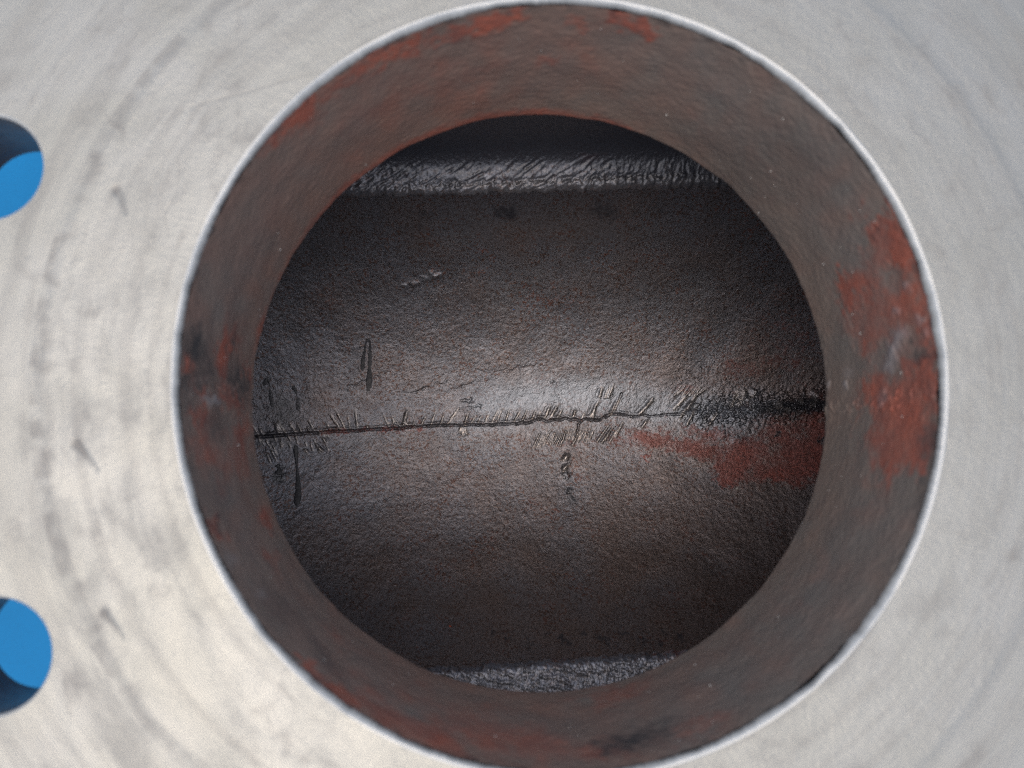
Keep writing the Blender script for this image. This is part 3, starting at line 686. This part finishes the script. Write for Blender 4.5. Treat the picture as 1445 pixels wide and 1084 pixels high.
H -= 1.5 * cr * np.exp(-((Sg + 0.1) / 0.42) ** 2)
H += 0.35 * cr * np.exp(-((Sg - 1.1) / 0.7) ** 2)
for pts, a, w in ((SEAM_BRANCH, 1.2, 0.5), (SEAM_LOOP, 0.6, 0.35)):
    d, s = polyline_dist(X, Y, pts, 4)
    H -= a * np.exp(-(d / w) ** 2)
for pts in CREASES:
    d, s = polyline_dist(X + wx * 0.5, Y + wy * 0.5, pts, 4)
    H -= 0.30 * np.exp(-(d / 0.45) ** 2) * np.sin(np.pi * np.clip(s, 0.02, 0.98))
bare = np.zeros(sh)
blk = np.maximum(blk, np.clip(0.62 * cr * np.exp(-((Sg + 0.1) / 0.34) ** 2), 0, 0.7))      # crevice shade of the open seam, painted in black
for c in CHISEL:
    stroke(H, X, Y, *c[:5], -0.48 * c[5], 0.40, bare)
knob = np.zeros(sh)
for x, y, a, b, h in LUMPS:
    sel = np.where((np.abs(X - x) < 3 * a) & (np.abs(Y - y) < 3 * b))
    d = ((X[sel] + 0.4 * wx[sel] - x) / a) ** 2 + ((Y[sel] + 0.4 * wy[sel] - y) / b) ** 2
    knob[sel] = np.maximum(knob[sel], h * np.exp(-d ** 1.5))
H += knob * 0.9
bare = np.maximum(bare, 0.6 * sm(78, 112, X) * np.clip(knob - 0.45, 0, 1))  # sparkle on the right-hand knobs, painted in as pale colour
# rough beaded flash where the black paint crosses the seam on the right
zone = np.exp(-(np.abs(Sg) / 6.5) ** 2) * sm(78, 112, X)
H += zone * (0.62 * np.clip(band(sh, (DX, DX), 1.8, 5, seed=48), -1, 3) + 0.15)
H += 0.12 * blobs(X, Y, [(x, y, a, b, 1) for x, y, a, b, s in FLOOR_BLACK[-16:]]) * -1.0
H += 0.04 * prim
pol = np.clip(pol + 0.45 * np.clip(knob, 0, 1), 0, 1)
rust = np.clip(0.12 + 0.75 * sm(20, 150, X) * sm(70, 20, Y) + 0.55 * sm(-8, -60, Y) * sm(-130, -40, X) + 0.15 * big, 0, 1)
ang = np.arcsin(np.clip((Y - YC) / RC, -1, 1))
rr = RC - H
P = np.stack([X, YC + rr * np.sin(ang), ZC + (X - 10) ** 2 / (2 * SAG) - rr * np.cos(ang)], -1) / 1000
P = keep_inside(P)
FLOOR_P, FX, FY = P, xs, ys
chamber = part(grid_obj('chamber_wall', P, M_CAV, None, {'primer': prim, 'polish': pol, 'black': blk, 'bare': bare, 'rust': rust}))


def floor_point(x, y):
    """point on the chamber floor (metres) above plan position x, y (mm), and its normal"""
    i = int(np.clip(round((y - FY[0]) / DX), 0, len(FY) - 1))
    j = int(np.clip(round((x - FX[0]) / DX), 0, len(FX) - 1))
    a = math.asin(max(-1, min(1, (y - YC) / RC)))
    return Vector(FLOOR_P[i, j]), Vector((0, -math.sin(a), math.cos(a)))


# black paint runs lying on the chamber floor: domed strips that end in a bead
for w, pts in DRIPS:
    pts = np.array(pts, float)
    L = np.concatenate([[0], np.cumsum(np.hypot(*np.diff(pts, axis=0).T))])
    n = max(14, int(L[-1] / 0.7))
    s = np.linspace(0, L[-1], n)
    px, py = np.interp(s, L, pts[:, 0]), np.interp(s, L, pts[:, 1])
    for _ in range(2):
        px[1:-1] = (px[:-2] + 2 * px[1:-1] + px[2:]) / 4
        py[1:-1] = (py[:-2] + 2 * py[1:-1] + py[2:]) / 4
    tx, ty = np.gradient(px), np.gradient(py)
    tl = np.hypot(tx, ty) + 1e-9
    nx, ny = -ty / tl, tx / tl
    u = s / L[-1]
    wid = w * 1.05 * (0.62 + 0.28 * np.sin(u * 9 + w) + 0.55 * np.exp(-((u - 0.9) / 0.12) ** 2))
    wid *= np.sqrt(np.clip(np.minimum(u / 0.06, (1 - u) / 0.05), 0.02, 1))
    rows = []
    for i in range(n):
        row = []
        for v in np.linspace(-1, 1, 9):
            p, nn = floor_point(px[i] + nx[i] * wid[i] * v, py[i] + ny[i] * wid[i] * v)
            a = math.asin((py[i] + ny[i] * wid[i] * v - YC) / RC)
            xx = px[i] + nx[i] * wid[i] * v
            q0 = Vector((xx, YC + RC * math.sin(a), ZC + (xx - 10) ** 2 / (2 * SAG) - RC * math.cos(a))) / 1000
            hgt = (0.12 + 0.07 * wid[i]) * math.sqrt(max(0, 1 - v * v)) - 0.06
            row.append(p * 0.6 + q0 * 0.4 + nn * (hgt / 1000))
        rows.append([tuple(r) for r in row])
    dr = grid_obj('paint_drip', np.array(rows), M_DRIP)
    under(dr, chamber)


# --- two ledges along the sides of the chamber
def spline(pts, n):
    pts = np.array(pts, float)
    e = np.concatenate([2 * pts[:1] - pts[1:2], pts, 2 * pts[-1:] - pts[-2:-1]])
    out = []
    for i in range(len(pts) - 1):
        p0, p1, p2, p3 = e[i:i + 4]
        for t in np.linspace(0, 1, 20, endpoint=False):
            out.append(0.5 * (2 * p1 + (p2 - p0) * t + (2 * p0 - 5 * p1 + 4 * p2 - p3) * t * t + (3 * p1 - p0 - 3 * p2 + p3) * t ** 3))
    out.append(pts[-1])
    out = np.array(out)
    L = np.concatenate([[0], np.cumsum(np.hypot(*np.diff(out, axis=0).T))])
    s = np.linspace(0, L[-1], n)
    return np.stack([np.interp(s, L, out[:, 0]), np.interp(s, L, out[:, 1])], -1), s


def make_ledge(name, prof, edge, sign, upper):
    step = 0.35
    xs = np.arange(-140, 170, step)
    n = 260
    pr, s = spline(prof, n)
    t = np.gradient(pr, axis=0)
    t /= np.linalg.norm(t, axis=1)[:, None]
    nrm = np.stack([-t[:, 1], t[:, 0]], -1)          # (outward, up) rotated: faces the bore
    lipi = int(np.argmin(pr[:, 0]))
    sl = s - s[lipi]                                  # mm along the profile from the lip, + = up the ledge
    if nrm[lipi + 12, 1] < 0:
        nrm = -nrm
    X, SL = np.meshgrid(xs, sl)
    shp = X.shape
    ds = s[1] - s[0]
    fine = band(shp, (ds, step), 0.8, 2.4, seed=61 + upper)
    mid = band(shp, (ds, step), 3, 14, 0.5, 1.0, seed=63 + upper)
    H = fine * 0.03 + mid * 0.06 * (1 - sm(8, 16, SL))
    rg = np.random.default_rng(70 + upper)
    if upper:
        for _ in range(420):
            x0 = rg.uniform(-85, 25)
            s0 = abs(rg.normal(0, 4)) + rg.uniform(-0.5, 2)
            l = rg.uniform(3, 11)
            an = R(rg.uniform(18, 42))
            stroke(H, X, SL, x0, s0, x0 + l * math.cos(an), s0 + l * math.sin(an), rg.uniform(0.28, 0.5), rg.uniform(0.06, 0.20), 0.9)
        for _ in range(300):
            x0 = rg.uniform(-10, 75)
            s0 = rg.uniform(-0.5, 8)
            l = rg.uniform(1.0, 2.6)
            an = R(rg.uniform(60, 95))
            stroke(H, X, SL, x0, s0, x0 + l * math.cos(an), s0 + l * math.sin(an), rg.uniform(0.3, 0.5), rg.uniform(0.03, 0.08), 0.8)
        for _ in range(90):
            x0, s0 = rg.uniform(-20, 78), rg.uniform(-0.5, 6)
            d = ((X - x0) ** 2 + (SL - s0) ** 2)
            H += rg.uniform(0.2, 0.5) * np.exp(-d / rg.uniform(0.15, 0.5))
        work = sm(-2, 1, SL) * (1 - sm(9, 16, SL))
        bare = 0.10 * sm(-1.5, 0.5, SL) * (1 - sm(3, 7, SL))
        prim = blobs(X, SL, [(22, 13, 5, 2.0, 0.6), (45, 1.5, 10, 1.2, 0.4), (30, 0.6, 12, 0.8, 0.35)])
        H -= 0.7 * np.exp(-((SL - 5.0 - 0.02 * X - 0.5 * mid) / 0.6) ** 2) * sm(-60, -40, X) * (1 - sm(30, 60, X))
        pol = 0.15 * work
        black = 0.50 * np.ones(shp) + 0.25 * sm(7, 14, SL) + 0.15 * sm(10, 45, X)  # shade of the steep wall painted in up the ledge; darker rightward too
    else:
        H += 0.36 * band(shp, (ds, step), 0.9, 2.4, seed=66) * sm(2.0, 4.5, SL + 0.6 * mid)
        for _ in range(160):
            x0, s0 = rg.uniform(-50, 70), rg.uniform(2.5, 16)
            l = rg.uniform(3, 8)
            an = R(rg.uniform(8, 28))
            stroke(H, X, SL, x0, s0, x0 + l * math.cos(an), s0 + l * math.sin(an), rg.uniform(0.35, 0.6), -rg.uniform(0.3, 0.6), 0.7)
        bare = 0.55 * sm(2.2, 4.2, SL + 0.6 * mid)  # shelf paler than its lip: its bright glints are put into the colour
        prim = blobs(X, SL, [(-12, -1.0, 8, 0.9, 0.7), (8, -1.0, 5, 0.8, 0.7), (60, 1, 20, 3, 0.3)])
        pol = 0.35 * sm(2.0, 4.5, SL + 0.6 * mid)
        black = 0.20 * (1 - sm(2, 4, SL))
    ey = np.interp(xs, edge[0], edge[1])[None, :]
    wob = band((1, shp[1]), (1, step), 3, 40, seed=68 + upper) * 0.35
    py = ey + wob * np.exp(-np.abs(SL) / 4) + sign * (pr[:, 0][:, None] + nrm[:, 0][:, None] * H)
    pz = pr[:, 1][:, None] + nrm[:, 1][:, None] * H
    P = keep_inside(np.stack([X, py, pz], -1) / 1000)
    return part(grid_obj(name, P, M_CAV, None, {'primer': prim, 'polish': pol, 'black': black, 'bare': bare}, flip=(sign < 0)))


make_ledge('upper_ledge', [(33, -172), (20, -150), (7, -133), (1.5, -125), (0, -121.8), (1.0, -119.2), (4.5, -117.2), (9, -114.3), (13, -109), (15.8, -101.5),
                           (17.5, -92), (18.5, -80), (19, -56)], ([-140, -66.4, 48.6, 170], [73.4, 76.8, 82.0, 87.5]), 1, True)
make_ledge('lower_ledge', [(30, -176), (12, -142), (3.2, -127), (0, -122.4), (0.6, -120.0), (2.6, -118.4), (8, -116.4), (14, -113.8), (20, -109), (25, -100),
                           (28, -85), (29.5, -60)], ([-140, -32.5, 53.8, 170], [-94.5, -88.5, -83.7, -77.2]), -1, False)

# --- body shell: rounded blue casting outside the chamber
cx, cz, ex = 0.025, -0.17, 2.5
nA, nB = 160, 60


def shell(name, ax, ay, az, mat):
  rows = [[] for _ in range(nB)]
  for i in range(nA):
    t = 2 * math.pi * i / nA
    x, y = 0.0855 * math.cos(t), 0.0855 * math.sin(t)
    zz = az * (1 - abs((x - cx) / ax) ** ex - abs(y / ay) ** ex) ** (1 / ex)
    psi = math.atan2(y, x - cx)
    e0 = math.atan2(zz, math.hypot(x - cx, y))
    for j in range(nB):
        e = e0 + (-math.pi / 2 - e0) * j / (nB - 1)
        d = (math.cos(e) * math.cos(psi), math.cos(e) * math.sin(psi), math.sin(e))
        k = (abs(d[0] / ax) ** ex + abs(d[1] / ay) ** ex + abs(d[2] / az) ** ex) ** (-1 / ex)
        rows[j].append((cx + d[0] * k, d[1] * k, cz + d[2] * k))
  return part(grid_obj(name, np.array(rows), mat, None, wrap=True, flip=True))


shell('body_shell', 0.188, 0.148, 0.13, M_SHELL)
shell('chamber_lining', 0.185, 0.145, 0.127, M_CAV)

# ------------------------------------------------------------------ loose crumbs lying in the chamber
def chip(name, x, y, size, mat, seed, label, cat):
    rg = random.Random(seed)
    p, nn = floor_point(x, y)
    n = 9
    vs = []
    for lay, sc in ((0, 1.0), (1, 0.82)):
        for i in range(n):
            a = 2 * math.pi * i / n
            r = size * (0.6 + 0.5 * rg.random()) * sc * (1.0 if i % 2 else 0.8)
            vs.append((r * math.cos(a), r * 0.7 * math.sin(a), lay * size * 0.45 * (0.7 + 0.5 * rg.random())))
    vs.append((0, 0, size * 0.5))
    fs = [(i, (i + 1) % n, n + (i + 1) % n, n + i) for i in range(n)] + [(n + i, n + (i + 1) % n, 2 * n) for i in range(n)] + [tuple(reversed(range(n)))]
    o = poly_obj(name, vs, fs, mat)
    o.rotation_euler = nn.to_track_quat('Z', 'Y').to_euler()
    o.location = p + nn * (size * 0.05)
    tag(o, label, cat)
    return o


chip('paint_flake', *FLAKES[0], 0.00085, mat_plain('orange_flake_paint', (0.55, 0.13, 0.07), 0.5), 4, 'tiny orange red paint flake lying low on the dark chamber wall near the lower ledge', 'paint flake')
chip('grit_chip', *FLAKES[1], 0.0010, mat_plain('pale_grit', (0.75, 0.72, 0.66), 0.4), 5, 'small white chip of grit just under the red primer patch in the chamber', 'grit chip')
chip('paint_speck', *FLAKES[2], 0.0006, mat_plain('blue_speck_paint', (0.01, 0.12, 0.42), 0.5), 6, 'tiny bright blue paint speck on the dark upper half of the chamber', 'paint speck')
chip('sand_grain', *FLAKES[3], 0.0006, mat_plain('yellow_sand', (0.50, 0.38, 0.20), 0.5), 7, 'tiny yellowish sand grain on the dark chamber wall left of the blue speck', 'sand grain')

# uncountable dust: bright grains scattered over the chamber floor and the bore wall
rg = np.random.default_rng(77)
vs, fs = [], []
octa = np.array([(1, 0, 0), (-1, 0, 0), (0, 1, 0), (0, -1, 0), (0, 0, 1), (0, 0, -1)], float)
ofs = [(0, 2, 4), (2, 1, 4), (1, 3, 4), (3, 0, 4), (2, 0, 5), (1, 2, 5), (3, 1, 5), (0, 3, 5)]
for i in range(420):
    if i < 330:
        p, nn = floor_point(rg.uniform(-125, 160), rg.uniform(-100, 98))
        p = np.array(p + nn * 0.00010)
        size = rg.choice([0.00010, 0.00014, 0.00022], p=[0.55, 0.35, 0.1])
    else:
        a = rg.uniform(0, 2 * math.pi)
        zz = -rg.uniform(0.006, 0.052)
        rr = float(bore_r(np.array(a), np.array(zz))) - 0.0002
        p = np.array((rr * math.cos(a), rr * math.sin(a), zz))
        size = rg.choice([0.00010, 0.00016, 0.00024], p=[0.5, 0.35, 0.15])
    b = len(vs)
    vs += [tuple(p + o * size * rg.uniform(0.6, 1.4)) for o in octa]
    fs += [tuple(b + k for k in f) for f in ofs]
du = poly_obj('dust', vs, fs, mat_plain('pale_dust', (0.70, 0.68, 0.62), 0.35, 0.0, 0.2, 2000))
du['kind'] = 'stuff'
